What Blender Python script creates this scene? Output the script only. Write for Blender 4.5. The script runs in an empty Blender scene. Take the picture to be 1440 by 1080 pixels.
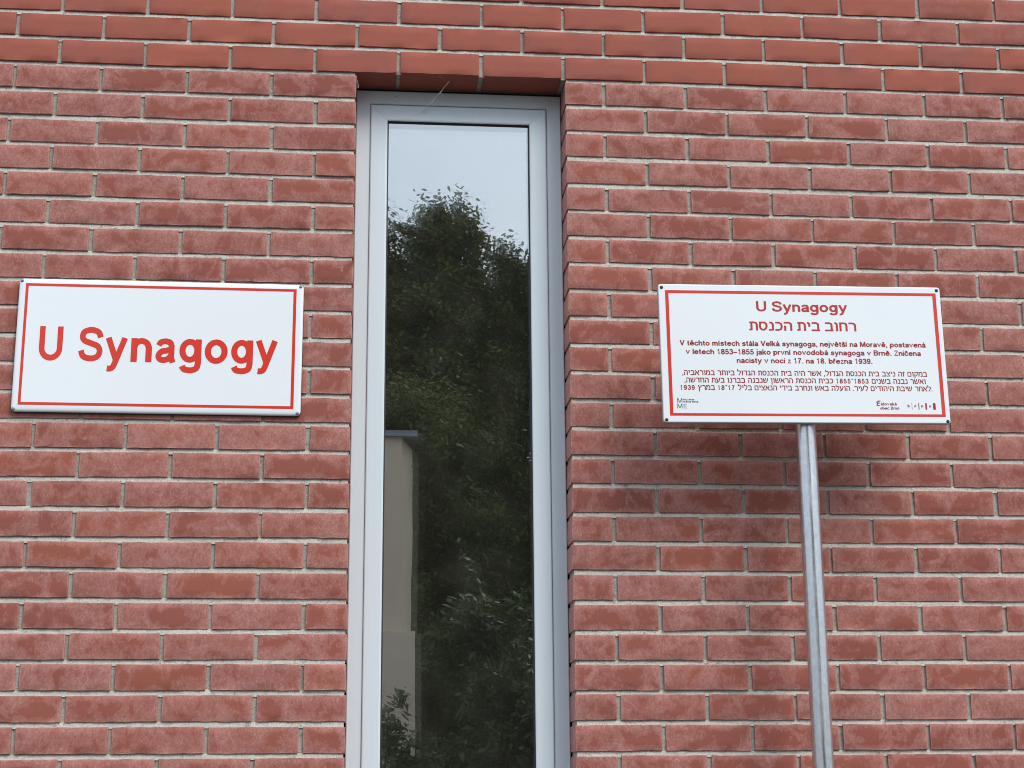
import bpy, bmesh, math, random
import numpy as np
from mathutils import Vector, Matrix, noise as mnoise

random.seed(7)
rng = np.random.default_rng(7)
sc = bpy.context.scene
C = sc.collection
R = math.radians

# ---------------------------------------------------------------- camera
ZL = 3.794                       # reference height of the brick courses (top of course 0)
MX, MZ = 0.25, 0.25 / 3.01       # brick module
cam = bpy.data.cameras.new("camera")
cam_o = bpy.data.objects.new("camera", cam)
C.objects.link(cam_o)
cam.sensor_width = 36.0
cam.lens = 36.0 * 2291.83 / 1440.0
cam.clip_start = 0.05
cam.clip_end = 2000
yaw, pitch, roll = 0.096668, 0.249124, -0.0076807
f = Vector((math.sin(yaw) * math.cos(pitch), math.cos(yaw) * math.cos(pitch), math.sin(pitch)))
rt = Vector((math.cos(yaw), -math.sin(yaw), 0))
up = rt.cross(f)
rt2 = math.cos(roll) * rt + math.sin(roll) * up
up2 = -math.sin(roll) * rt + math.cos(roll) * up
M = Matrix((rt2, up2, -f)).transposed().to_4x4()
M.translation = Vector((0.021455, -4.53238, ZL - 2.193633))
cam_o.matrix_world = M
sc.camera = cam_o

# ---------------------------------------------------------------- world, sun, exposure
SUN_EL, SUN_AZ = 47.0, 146.0     # azimuth clockwise from +Y (the wall faces -Y)
world = bpy.data.worlds.new("World")
sc.world = world
world.use_nodes = True
wn = world.node_tree
wn.nodes.clear()
w_out = wn.nodes.new("ShaderNodeOutputWorld")
w_bg = wn.nodes.new("ShaderNodeBackground")
w_sky = wn.nodes.new("ShaderNodeTexSky")
w_sky.sky_type = 'NISHITA'
w_sky.sun_disc = False
w_sky.sun_elevation = R(SUN_EL)
w_sky.sun_rotation = R(SUN_AZ)
w_sky.air_density = 1.0
w_sky.dust_density = 2.0
w_sky.ozone_density = 1.0
w_tc = wn.nodes.new("ShaderNodeTexCoord")
w_no = wn.nodes.new("ShaderNodeTexNoise")
w_no.inputs["Scale"].default_value = 3.0
w_no.inputs["Detail"].default_value = 6.0
w_rp = wn.nodes.new("ShaderNodeValToRGB")          # layered cloud veil
w_rp.color_ramp.elements[0].position = 0.30
w_rp.color_ramp.elements[0].color = (8.6, 9.7, 11.3, 1)
w_rp.color_ramp.elements[1].position = 0.72
w_rp.color_ramp.elements[1].color = (11.0, 12.0, 13.4, 1)
w_mx = wn.nodes.new("ShaderNodeMixRGB")
w_mx.inputs[0].default_value = 0.82
wn.links.new(w_tc.outputs["Generated"], w_no.inputs["Vector"])
wn.links.new(w_no.outputs["Fac"], w_rp.inputs["Fac"])
wn.links.new(w_sky.outputs[0], w_mx.inputs[1])
wn.links.new(w_rp.outputs[0], w_mx.inputs[2])
w_sp = wn.nodes.new("ShaderNodeSeparateXYZ")            # overcast sky: brighter and bluer towards the zenith
w_gr = wn.nodes.new("ShaderNodeValToRGB")
w_gr.color_ramp.elements[0].position = 0.0
w_gr.color_ramp.elements[0].color = (.60, .60, .60, 1)
w_gr.color_ramp.elements[1].position = 0.95
w_gr.color_ramp.elements[1].color = (1.30, 1.36, 1.42, 1)
w_ml = wn.nodes.new("ShaderNodeMixRGB")
w_ml.blend_type = 'MULTIPLY'
w_ml.inputs[0].default_value = 1.0
wn.links.new(w_tc.outputs["Generated"], w_sp.inputs[0])
wn.links.new(w_sp.outputs[2], w_gr.inputs["Fac"])
wn.links.new(w_mx.outputs[0], w_ml.inputs[1])
wn.links.new(w_gr.outputs[0], w_ml.inputs[2])
wn.links.new(w_ml.outputs[0], w_bg.inputs["Color"])
w_bg.inputs["Strength"].default_value = 0.10
wn.links.new(w_bg.outputs[0], w_out.inputs[0])

sun = bpy.data.lights.new("sun", 'SUN')
sun.energy = 1.9
sun.angle = R(29)
sun.color = (1.0, 0.96, 0.90)
sun_o = bpy.data.objects.new("sun", sun)
C.objects.link(sun_o)
sd = Vector((math.sin(R(SUN_AZ)) * math.cos(R(SUN_EL)), math.cos(R(SUN_AZ)) * math.cos(R(SUN_EL)), math.sin(R(SUN_EL))))
sun_o.rotation_euler = (-sd).to_track_quat('-Z', 'Y').to_euler()
sun_o.location = (4, -6, 9)

sc.view_settings.view_transform = 'Standard'
sc.view_settings.look = 'None'
sc.view_settings.gamma = 1.0
sc.view_settings.exposure = 0.32
sc.cycles.filter_width = 1.0

# ---------------------------------------------------------------- helpers
def prop(o, label=None, cat=None, group=None, kind=None):
    if label: o['label'] = label
    if cat: o['category'] = cat
    if group: o['group'] = group
    if kind: o['kind'] = kind
    return o

def empty(name, loc, label, cat, group=None):
    o = bpy.data.objects.new(name, None)
    o.empty_display_size = 0.1
    C.objects.link(o)
    o.location = loc
    return prop(o, label, cat, group)

def link(name, me, mats, parent=None):
    o = bpy.data.objects.new(name, me)
    C.objects.link(o)
    for m in (mats if isinstance(mats, (list, tuple)) else [mats]):
        me.materials.append(m)
    if parent is not None:
        o.parent = parent
    return o

class MB:
    """collects polygons into one mesh"""
    def __init__(s):
        s.v, s.f, s.m, s.sm = [], [], [], []
    def add(s, verts, faces, mat=0, smooth=False):
        n = len(s.v)
        s.v += [tuple(p) for p in verts]
        for q in faces:
            s.f.append(tuple(i + n for i in q)); s.m.append(mat); s.sm.append(smooth)
    def box(s, a, b, mat=0):
        x0, y0, z0 = a; x1, y1, z1 = b
        s.add([(x0,y0,z0),(x1,y0,z0),(x1,y1,z0),(x0,y1,z0),(x0,y0,z1),(x1,y0,z1),(x1,y1,z1),(x0,y1,z1)],
              [(0,3,2,1),(4,5,6,7),(0,1,5,4),(1,2,6,5),(2,3,7,6),(3,0,4,7)], mat)
    def tube(s, pts, rads, n=12, mat=0, cap=True, smooth=True):
        rings = []
        for i, p in enumerate(pts):
            p = Vector(p)
            t = (Vector(pts[min(i+1, len(pts)-1)]) - Vector(pts[max(i-1, 0)])).normalized()
            a = t.cross(Vector((0, 1, 0.03))).normalized()
            b = t.cross(a).normalized()
            rings.append([p + rads[i] * (math.cos(k*2*math.pi/n) * a + math.sin(k*2*math.pi/n) * b) for k in range(n)])
        vs = [q for r_ in rings for q in r_]
        fs = [(i*n+k, i*n+(k+1) % n, (i+1)*n+(k+1) % n, (i+1)*n+k) for i in range(len(pts)-1) for k in range(n)]
        s.add(vs, fs, mat, smooth)
        if cap:
            s.add(rings[0], [tuple(range(n))], mat); s.add(rings[-1], [tuple(reversed(range(n)))], mat)
    def build(s, name, mats, parent=None, bevel=0, recalc=True):
        me = bpy.data.meshes.new(name)
        me.from_pydata(s.v, [], s.f)
        me.polygons.foreach_set("material_index", s.m)
        me.polygons.foreach_set("use_smooth", s.sm)
        if recalc:
            bm = bmesh.new(); bm.from_mesh(me)
            bmesh.ops.recalc_face_normals(bm, faces=bm.faces)
            bm.to_mesh(me); bm.free()
        me.update()
        o = link(name, me, mats, parent)
        if bevel:
            b = o.modifiers.new("bevel", 'BEVEL'); b.width = bevel; b.segments = 3; b.limit_method = 'ANGLE'
            b.harden_normals = False
        return o

class NT:
    def __init__(s, name):
        s.mat = bpy.data.materials.new(name); s.mat.use_nodes = True
        s.t = s.mat.node_tree; s.bsdf = s.t.nodes["Principled BSDF"]; s.out = s.t.nodes["Material Output"]
    def n(s, typ, **kw):
        nd = s.t.nodes.new("ShaderNode" + typ)
        for k, v in kw.items(): setattr(nd, k, v)
        return nd
    def l(s, a, b): s.t.links.new(a, b)
    def put(s, sock, v):
        if isinstance(v, bpy.types.NodeSocket): s.l(v, sock)
        else: sock.default_value = v
    def math(s, op, a, b=0.0, c=None, clamp=False):
        nd = s.n("Math", operation=op, use_clamp=clamp)
        s.put(nd.inputs[0], a); s.put(nd.inputs[1], b)
        if c is not None: s.put(nd.inputs[2], c)
        return nd.outputs[0]
    def noise(s, vec, scale, detail=3, rough=.55, dist=0.0):
        nd = s.n("TexNoise")
        if vec is not None: s.l(vec, nd.inputs["Vector"])
        nd.inputs["Scale"].default_value = scale; nd.inputs["Detail"].default_value = detail
        nd.inputs["Roughness"].default_value = rough; nd.inputs["Distortion"].default_value = dist
        return nd.outputs["Fac"]
    def map(s, v, a, b, c=0.0, d=1.0, smooth=True):
        nd = s.n("MapRange"); nd.clamp = True
        if smooth: nd.interpolation_type = 'SMOOTHSTEP'
        s.put(nd.inputs[0], v)
        for i, x in enumerate((a, b, c, d)): s.put(nd.inputs[i+1], x)
        return nd.outputs[0]
    def mix(s, fac, a, b, mode='MIX'):
        nd = s.n("MixRGB", blend_type=mode)
        s.put(nd.inputs[0], fac)
        s.put(nd.inputs[1], a if isinstance(a, bpy.types.NodeSocket) else (*a, 1))
        s.put(nd.inputs[2], b if isinstance(b, bpy.types.NodeSocket) else (*b, 1))
        return nd.outputs[0]
    def ramp(s, fac, stops):
        nd = s.n("ValToRGB"); cr = nd.color_ramp
        while len(cr.elements) < len(stops): cr.elements.new(0.5)
        for e, (p, c) in zip(cr.elements, stops): e.position = p; e.color = (*c, 1)
        s.l(fac, nd.inputs[0]); return nd.outputs[0]
    def vmath(s, op, a, b):
        nd = s.n("VectorMath", operation=op)
        s.put(nd.inputs[0], a); s.put(nd.inputs[1], b); return nd.outputs[0]
    def obj(s): return s.n("TexCoord").outputs["Object"]
    def bump(s, h, strength, dist):
        nd = s.n("Bump"); nd.inputs["Strength"].default_value = strength; nd.inputs["Distance"].default_value = dist
        s.l(h, nd.inputs["Height"]); s.l(nd.outputs[0], s.bsdf.inputs["Normal"])
    def set(s, **kw):
        for k, v in kw.items():
            sk = s.bsdf.inputs[k.replace("_", " ")]
            if isinstance(v, tuple) and len(v) == 3: v = (*v, 1)
            s.put(sk, v)
        return s.mat

def simple(name, col, rough=.6, metal=0.0, scale=20, var=.12):
    t = NT(name); o = t.obj()
    nz = t.noise(o, scale, 4)
    c = t.mix(nz, tuple(x*(1-var) for x in col), tuple(min(1, x*(1+var)) for x in col))
    return t.set(Base_Color=c, Roughness=rough, Metallic=metal)

# ---------------------------------------------------------------- materials
def brick_material():
    t = NT("brick"); o = t.obj()
    at = t.n("Attribute", attribute_name="bl")        # x, z along the brick (0..1) and random
    sep = t.n("SeparateXYZ"); t.l(at.outputs["Vector"], sep.inputs[0])
    u, w, rnd = sep.outputs
    a2 = t.n("Attribute", attribute_name="bx")        # dirty flag, length in m, second random
    s2 = t.n("SeparateXYZ"); t.l(a2.outputs["Vector"], s2.inputs[0])
    dirty, ln, rn2 = s2.outputs
    off = t.n("CombineXYZ"); 
    t.l(t.math('MULTIPLY', rnd, 37.0), off.inputs[0]); t.l(t.math('MULTIPLY', rn2, 53.0), off.inputs[1]); t.l(t.math('MULTIPLY', rnd, 91.0), off.inputs[2])
    p = t.vmath('ADD', o, off.outputs[0])
    nA = t.noise(p, 15, 3, .5, .8)
    ps = t.vmath('MULTIPLY', p, (1.0, 1.0, .62))
    nB = t.noise(ps, 85, 5, .68, .9)
    nC = t.noise(ps, 170, 3, .6, .4)
    nD = t.noise(t.vmath('MULTIPLY', p, (1.0, 1.0, .8)), 105, 4, .70, 1.3)
    # distance to the brick's edge, metres
    ex = t.math('MULTIPLY', t.math('MINIMUM', u, t.math('SUBTRACT', 1.0, u)), ln)
    ez = t.math('MULTIPLY', t.math('MINIMUM', w, t.math('SUBTRACT', 1.0, w)), .0685)
    ed = t.math('MINIMUM', ex, ez)
    edge = t.map(ed, 0.0, .020, 1.0, 0.0)
    edge2 = t.map(ed, 0.0, .0045, 1.0, 0.0)
    h = t.math('ADD', t.math('MULTIPLY', nA, .95), t.math('MULTIPLY', nB, .45))
    h = t.math('ADD', h, t.math('MULTIPLY', edge, .17))
    h = t.math('ADD', h, t.math('MULTIPLY', rn2, .16))
    mask = t.map(h, .66, .98)
    mask = t.math('MULTIPLY', mask, t.map(nD, .38, .60, .35, 1.0))
    ring = t.math('MULTIPLY', t.map(h, .735, .76), t.map(h, .765, .80, 1.0, 0.0))
    nV = t.noise(ps, 52, 4, .62, 1.6)
    vein = t.map(t.math('ABSOLUTE', t.math('SUBTRACT', nV, .5)), .0, .030, 1.0, 0.0)
    vein = t.math('MULTIPLY', vein, t.map(h, .70, .80))
    mask = t.math('ADD', t.math('MULTIPLY', mask, .60), t.math('ADD', t.math('MULTIPLY', ring, .13), t.math('MULTIPLY', vein, .42)))
    mask = t.math('ADD', mask, t.math('MULTIPLY', edge2, t.map(nB, .35, .6, .10, .42)))
    mask = t.math('MULTIPLY', mask, dirty, clamp=True)
    base_d = t.ramp(rnd, [(0.0, (.268, .082, .059)), (.35, (.312, .094, .064)), (.7, (.282, .090, .066)), (1.0, (.335, .100, .062))])
    base_c = t.ramp(rnd, [(0.0, (.345, .100, .067)), (.5, (.380, .108, .068)), (1.0, (.330, .100, .073))])
    pl = t.noise(p, 6, 2)
    base_c = t.mix(t.map(pl, .45, .75, 0, .5), base_c, (.275, .105, .088))
    base = t.mix(dirty, base_c, base_d)
    gr = t.noise(p, 420, 2, .6)
    base = t.mix(t.map(gr, .3, .7, .0, .22, False), base, tuple(x for x in (.20, .06, .045)))
    blot = t.noise(p, 24, 4, .6)
    base = t.mix(t.map(blot, .5, .72, 0, .12), base, (.175, .060, .046))
    col = t.mix(mask, base, (.475, .240, .208))
    hh = t.math('ADD', t.math('MULTIPLY', nC, .5), gr)
    t.bump(hh, .28, .0012)
    return t.set(Base_Color=col, Roughness=t.map(gr, .2, .8, .72, .9), Specular_IOR_Level=.25)

def mortar_material(name, c0, c1):
    t = NT(name); o = t.obj()
    a = t.noise(o, 14, 4, .6); b = t.noise(o, 260, 4, .7); c = t.noise(o, 55, 4, .65, .5)
    col = t.mix(a, c0, c1)
    col = t.mix(t.map(b, .48, .70, 0, .65), col, (.24, .225, .19))
    col = t.mix(t.map(c, .58, .70, 0, .55), col, (.17, .16, .14))
    t.bump(t.math('ADD', b, t.math('MULTIPLY', c, 1.4)), .9, .0035)
    return t.set(Base_Color=col, Roughness=.95, Specular_IOR_Level=.15)

def frame_material():
    t = NT("window_frame_paint"); o = t.obj()
    st = t.vmath('MULTIPLY', o, (60.0, 60.0, 1.6))
    a = t.noise(st, 1.0, 4, .6); b = t.noise(o, 90, 5, .7); sp = t.noise(o, 34, 2, .5)
    col = t.mix(a, (.63, .70, .73), (.68, .75, .77))
    col = t.mix(t.map(b, .60, .76, 0, .35), col, (.42, .44, .44))
    col = t.mix(t.map(sp, .80, .82, 0, .8), col, (.10, .09, .08))
    return t.set(Base_Color=col, Roughness=.38, Specular_IOR_Level=.4)

def glass_material(name, refl, tint, dust=.022):
    t = NT(name)
    o = t.obj()
    tr = t.n("BsdfTransparent"); tr.inputs[0].default_value = (*tint, 1)
    gl = t.n("BsdfGlossy"); gl.inputs["Roughness"].default_value = 0.0
    gl.inputs[0].default_value = (.98, .98, .965, 1)
    fr = t.n("LayerWeight"); fr.inputs["Blend"].default_value = .25
    fac = t.map(fr.outputs["Fresnel"], 0.0, 1.0, refl, 1.0, False)
    wv = t.noise(o, 2.2, 2, .5)
    bp = t.n("Bump"); bp.inputs["Strength"].default_value = .25; bp.inputs["Distance"].default_value = .0010
    t.l(wv, bp.inputs["Height"]); t.l(bp.outputs[0], gl.inputs["Normal"])
    mx = t.n("MixShader")
    t.l(fac, mx.inputs[0]); t.l(tr.outputs[0], mx.inputs[1]); t.l(gl.outputs[0], mx.inputs[2])
    df = t.n("BsdfDiffuse"); df.inputs[0].default_value = (.50, .48, .38, 1)      # thin film of dust on the glass, its pale colour added to lift the dark reflections
    md = t.n("MixShader")
    t.l(t.map(t.noise(o, 7, 5, .65), .3, .8, dust * .6, dust * 1.5), md.inputs[0])
    t.l(mx.outputs[0], md.inputs[1]); t.l(df.outputs[0], md.inputs[2]); t.l(md.outputs[0], t.out.inputs[0])
    return t.mat

def enamel(name, col, coat=.35):
    t = NT(name); o = t.obj()
    a = t.noise(o, 6, 3)
    c = t.mix(a, tuple(x*.985 for x in col), col)
    t.set(Coat_Weight=coat, Coat_Roughness=.06)
    return t.set(Base_Color=c, Roughness=.24, Specular_IOR_Level=.5)

def galv_material():
    t = NT("galvanised_steel"); o = t.obj()
    st = t.vmath('MULTIPLY', o, (1.0, 1.0, .035))
    a = t.noise(st, 160, 4, .65); b = t.noise(o, 55, 3, .6); d = t.noise(t.vmath('MULTIPLY', o, (1.0, 1.0, .2)), 90, 4, .7)
    col = t.mix(a, (.50, .52, .53), (.84, .86, .86))
    col = t.mix(t.map(b, .5, .75, 0, .35), col, (.45, .49, .53))
    col = t.mix(t.map(d, .64, .72, 0, .6), col, (.22, .24, .26))
    vo = t.n("TexVoronoi"); vo.inputs["Scale"].default_value = 130; t.l(t.vmath('MULTIPLY', o, (1.0, 1.0, .55)), vo.inputs["Vector"])
    sv = t.n("SeparateXYZ"); t.l(vo.outputs["Color"], sv.inputs[0])
    col = t.mix(t.map(sv.outputs[0], 0, 1, 0, .28, False), col, (.38, .39, .40))
    t.bump(t.math('ADD', t.math('ADD', a, d), t.math('MULTIPLY', sv.outputs[1], .25)), .25, .001)
    return t.set(Base_Color=col, Metallic=.92, Roughness=t.map(a, .3, .7, .20, .38))

def leaf_material(name, c0, c1, rough=.6):
    t = NT(name)
    at = t.n("Attribute", attribute_name="lr")
    col = t.mix(at.outputs["Fac"], c0, c1)
    t.set(Base_Color=col, Roughness=rough, Specular_IOR_Level=.2)
    tl = t.n("BsdfTranslucent"); t.l(t.mix(.5, col, (.09, .12, .02)), tl.inputs[0])
    mx = t.n("MixShader"); mx.inputs[0].default_value = .22
    t.l(t.bsdf.outputs[0], mx.inputs[1]); t.l(tl.outputs[0], mx.inputs[2]); t.l(mx.outputs[0], t.out.inputs[0])
    return t.mat

M_brick = brick_material()
M_mortar = mortar_material("bed_mortar", (.50, .455, .385), (.74, .685, .595))
M_mortar2 = mortar_material("head_joint_mortar", (.36, .322, .262), (.52, .475, .40))
M_frame = frame_material()
M_gasket = simple("rubber_gasket", (.012, .012, .014), .6)
M_glass_out = glass_material("outer_glass", .46, (.90, .95, .93))
M_glass_in = glass_material("inner_glass", .42, (.90, .93, .91))
M_white = enamel("white_enamel", (.825, .855, .855))
M_red = enamel("red_enamel", (.68, .038, .018), .05)
M_dred = enamel("dark_red_print", (.31, .017, .015), .1)
M_hred = enamel("heading_red_print", (.46, .024, .018), .08)
M_ink = enamel("dark_ink", (.09, .05, .05))
M_back = simple("dark_plate_edge", (.030, .028, .045), .5)
M_alu = simple("folded_aluminium_edge", (.50, .50, .50), .45, .5)
M_screw = simple("zinc_screw", (.30, .31, .32), .4, .8)
M_bolt = simple("dark_bolt", (.035, .035, .04), .45, .4)
M_galv = galv_material()
M_render = simple("beige_render", (.50, .41, .305), .9, 0, 3, .08)
M_render2 = simple("pale_plinth_render", (.52, .43, .33), .9, 0, 3, .08)
M_cap = simple("grey_sheet_metal", (.20, .21, .24), .5, .4)
M_bark = simple("bark", (.10, .078, .055), .9, 0, 30, .35)
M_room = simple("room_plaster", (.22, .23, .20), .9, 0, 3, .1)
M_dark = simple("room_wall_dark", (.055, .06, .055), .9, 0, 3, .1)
M_web = simple("spider_silk", (.75, .72, .66), .6)
M_leafA = leaf_material("leaf_dark", (.028, .042, .011), (.082, .104, .027))
M_leafB = leaf_material("leaf_olive", (.036, .050, .012), (.100, .118, .028))
M_leafC = leaf_material("leaf_shrub", (.022, .036, .013), (.060, .080, .032), .5)
M_roofc = simple("coping_sheet", (.25, .25, .26), .5, .3)

def ground_material():
    t = NT("grass_ground"); o = t.obj()
    a = t.noise(o, .6, 5, .6); b = t.noise(o, 30, 4, .7)
    c = t.mix(a, (.025, .034, .012), (.045, .052, .02)); c = t.mix(t.map(b, .4, .7, 0, .5), c, (.03, .04, .015))
    t.bump(b, .8, .03)
    return t.set(Base_Color=c, Roughness=.95)
def paving_material():
    t = NT("concrete_paving"); o = t.obj()
    br = t.n("TexBrick"); t.l(o, br.inputs["Vector"])
    br.inputs["Scale"].default_value = 1.0; br.inputs["Brick Width"].default_value = .4; br.inputs["Row Height"].default_value = .4
    br.inputs["Mortar Size"].default_value = .006; br.offset = 0
    br.inputs["Color1"].default_value = (.045, .044, .042, 1); br.inputs["Color2"].default_value = (.06, .058, .055, 1)
    br.inputs["Mortar"].default_value = (.04, .04, .036, 1)
    n = t.noise(o, 40, 5, .7)
    c = t.mix(t.map(n, .35, .7, 0, .35), br.outputs[0], (.06, .06, .055))
    t.bump(n, .3, .004)
    return t.set(Base_Color=c, Roughness=.9)
def asphalt_material():
    t = NT("asphalt"); o = t.obj()
    n = t.noise(o, 120, 4, .7); m = t.noise(o, .8, 4)
    c = t.mix(n, (.028, .028, .03), (.055, .055, .055)); c = t.mix(t.map(m, .4, .7, 0, .4), c, (.06, .058, .055))
    t.bump(n, .6, .01)
    return t.set(Base_Color=c, Roughness=.9)

# ---------------------------------------------------------------- ground
def sheet(name, x0, x1, y0, y1, z, mat):
    b = MB(); b.add([(x0,y0,z),(x1,y0,z),(x1,y1,z),(x0,y1,z)], [(0,1,2,3)])
    return prop(b.build(name, mat), kind="structure")
sheet("ground", -600, 600, -600, 600, 0.0, ground_material())
b = MB(); b.box((-40, -3.2, -.2), (40, 0.3, .12))
prop(b.build("pavement", paving_material(), bevel=.01), kind="structure")
sheet("road", -40, 40, -8.6, -3.2, .006, asphalt_material())

# ---------------------------------------------------------------- brick building
RV = 0.112                                   # reveal depth
JL, JR = -0.0005, 0.6295                     # window jambs
XW0, XW1 = -4.5, 6.25                        # wall ends
ROW0, ROW1 = -22, 45                         # top / bottom courses
WBOT = 34                                    # last course beside the window
bld = empty("brick_building", (0.3, 0, 0), "red brick building wall with whitish bloom, pierced by a tall narrow window", "building")
bld_inv = Matrix.Translation((-0.3, 0, 0))

LZ = {0:.6, 1:.8, 3:-2.6, 5:-2, 7:-2.4, 14:2.2, 16:4, 18:.7, 20:-1.2, 22:.3, 24:-.3}
RZ = {0:.9, 1:2.3, 3:1.4, 5:-4.1, 7:-.8, 17:0, 19:-.4, 21:-1.5, 23:.6}
LK, RK = sorted(LZ), sorted(RZ)
def rowz(r, u):
    l = np.interp(r, LK, [LZ[k] for k in LK]) if ROW0 < r else 0
    q = np.interp(r, RK, [RZ[k] for k in RK])
    t = min(1, max(0, (u + .2) / 3.0))
    return ZL - (r + .5) * MZ + .001 * ((1 - t) * l + t * q)
def colx(r, u):
    x = u * MX
    if r >= 2 and -5 < u < 0:
        x += .006 + .0033 * (u + .5) if u < -.2 else 0
    return x
BH, GAP = .0697, .0118

V, F, SM, A1, A2 = [], [], [], [], []
def add_brick(x0, x1, zc, y0, depth, fine, dirty, h=BH):
    L = x1 - x0
    e = .0014
    if fine:
        n = max(3, int(L / .021))
        gx = np.concatenate([[0, e], np.linspace(e, L - e, n)[1:-1], [L - e, L]])
        gz = np.array([0, e, h * .36, h * .64, h - e, h])
    else:
        gx = np.array([0, e, L - e, L]); gz = np.array([0, e, h - e, h])
    nx, nz = len(gx), len(gz)
    X, Z = np.meshgrid(gx, gz)
    Y = np.zeros_like(X)
    tilt = rng.normal(0, .0035, 2) if fine else (0, 0)
    skew = rng.normal(0, .0012)
    jx = np.zeros_like(X); jz = np.zeros_like(X)
    if fine:
        amp = .00024 if dirty < .5 else .00034
        jz += rng.normal(0, amp, nx)[None, :] * (Z < e * 1.5) + rng.normal(0, amp, nx)[None, :] * (Z > h - e * 1.5)
        jx += rng.normal(0, amp, nz)[:, None] * (X < e * 1.5) + rng.normal(0, amp, nz)[:, None] * (X > L - e * 1.5)
        jz += skew * (X / L - .5)
        Y += rng.normal(0, .0004, X.shape)
        chip = (rng.random(X.shape) < .008) & ((Z < e*.5) | (Z > h - e*.5) | (X < e*.5) | (X > L - e*.5))
        Y += chip * rng.uniform(.0004, .0013, X.shape)
        Y += tilt[0] * (X / L - .5) * .25 + tilt[1] * (Z / h - .5) * .25
    rim = (X < e*.5) | (X > L - e*.5) | (Z < e*.5) | (Z > h - e*.5)
    Y += rim * .0005
    base = len(V)
    r1, r2 = rng.random(), rng.random()
    for j in range(nz):
        for i in range(nx):
            V.append((x0 + X[j, i] + jx[j, i], y0 + Y[j, i], zc - h / 2 + Z[j, i] + jz[j, i]))
            A1.append((X[j, i] / L, Z[j, i] / h, r1)); A2.append((dirty, L, r2))
    for j in range(nz - 1):
        for i in range(nx - 1):
            a = base + j * nx + i
            F.append((a, a + 1, a + nx + 1, a + nx)); SM.append(0 < i < nx - 2 and 0 < j < nz - 2)
    loop = [i for i in range(nx)] + [j * nx + nx - 1 for j in range(1, nz)] + [(nz - 1) * nx + i for i in range(nx - 2, -1, -1)] + [j * nx for j in range(nz - 2, 0, -1)]
    b2 = len(V)
    for k in loop:
        p = V[base + k]
        V.append((p[0], y0 + depth, p[2])); A1.append(A1[base + k]); A2.append(A2[base + k])
    m = len(loop)
    for k in range(m):
        F.append((base + loop[k], b2 + k, b2 + (k + 1) % m, base + loop[(k + 1) % m])); SM.append(False)

MV, MF, MM = [], [], []
def strip(px, prof, mt=0):
    """mortar strip: px list of stations, prof(k) -> list of points"""
    b0 = len(MV); n = None
    for k in px:
        q = prof(k); n = len(q); MV.extend(q)
    for i in range(len(px) - 1):
        for j in range(n - 1):
            a = b0 + i * n + j
            MF.append((a, a + n, a + n + 1, a + 1)); MM.append(mt)

def mrec(x, z, s=0):
    v = mnoise.noise(Vector((x * 42, z * 42, 3.1 + s))) * .0011 + mnoise.noise(Vector((x * 9, z * 60, 8.2 + s))) * .0012
    v += mnoise.noise(Vector((x * 150, z * 150, 1.7))) * .0006
    return .0052 + v

def bed(xa, xb, r, y0):
    """bed joint below course r, from xa to xb"""
    n = max(2, int((xb - xa) / (.010 if (-1.6 < (xa+xb)/2 < 2.8 and -6 < r < 30) else .06)))
    def prof(k):
        x = xa + (xb - xa) * k / n
        u = x / MX
        zt = rowz(r, u) - BH / 2 + .004
        zb = rowz(r + 1, u) + BH / 2 - .004
        d = [mrec(x, zt) + .0034, mrec(x, (zt * 2 + zb) / 3), mrec(x, (zt + 2 * zb) / 3) - .0006, mrec(x, zb) - .0018]
        zz = np.linspace(zt, zb, 4)
        return [(x, y0 + max(.0006, d[j]), zz[j]) for j in range(4)]
    strip(range(n + 1), prof)

def head(x, zc, y0):
    w = GAP / 2 + .004
    def prof(k):
        z = zc - BH / 2 - .003 + (BH + .006) * k / 6
        return [(x + w * s_, y0 + max(.0006, mrec(x + w * s_, z, 5) + .0012), z) for s_ in (-1, -.33, .33, 1)]
    strip(range(7), prof, 1)

for r in range(ROW0, ROW1):
    odd = (r % 2 == 1)
    proud = -.0025 if r <= 0 else 0.0
    dirty = 0.0 if r <= 0 else 1.0
    joints = [k + (0 if odd else .5) for k in range(int(XW0 / MX), int(XW1 / MX) + 1)]
    spans = []
    for a in joints[:-1]:
        spans.append((a, a + 1))
    for a, c in spans:
        x0, x1 = colx(r, a) + GAP / 2, colx(r, c) - GAP / 2
        jit = rng.normal(0, .0008, 2); x0 += jit[0]; x1 += jit[1]
        if 1 <= r <= WBOT:
            if a >= 0 and c <= 2.5: continue
            if a < 0 < c: x1 = JL + rng.normal(0, .0006)
            elif a < 0 and c == 0: x1 = JL + rng.normal(0, .0006)
            elif a < 2.5 < c: x0 = JR + rng.normal(0, .0006)
            elif a == 2.5: x0 = JR + rng.normal(0, .0006)
        u = (a + c) / 2
        fine = (-6 < u < 10 and -5 <= r <= 29)
        yj = proud + (rng.normal(0, .0009) if fine else 0)
        if r == 0 and rng.random() < .3: yj += .001
        dd = dirty
        if r in (-2, -3) and u > 6.5: dd = .35
        add_brick(x0, x1, rowz(r, u) + rng.normal(0, .0005), yj, .114, fine, dd)
    for a in joints:
        if 1 <= r <= WBOT and -.2 <= a <= 2.6: continue
        head(colx(r, a), rowz(r, a), proud)
    y0 = proud if r < 0 else 0.0
    if 0 < r <= WBOT or r == 0:
        if 0 <= r < WBOT:
            bed(XW0, -1.55, r, y0); bed(-1.55, JL - .004, r, y0); bed(JR + .004, 2.75, r, y0); bed(2.75, XW1, r, y0)
        else:
            bed(XW0, XW1, r, y0)
    else:
        bed(XW0, -1.55, r, y0); bed(-1.55, 2.75, r, y0); bed(2.75, XW1, r, y0)

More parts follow.
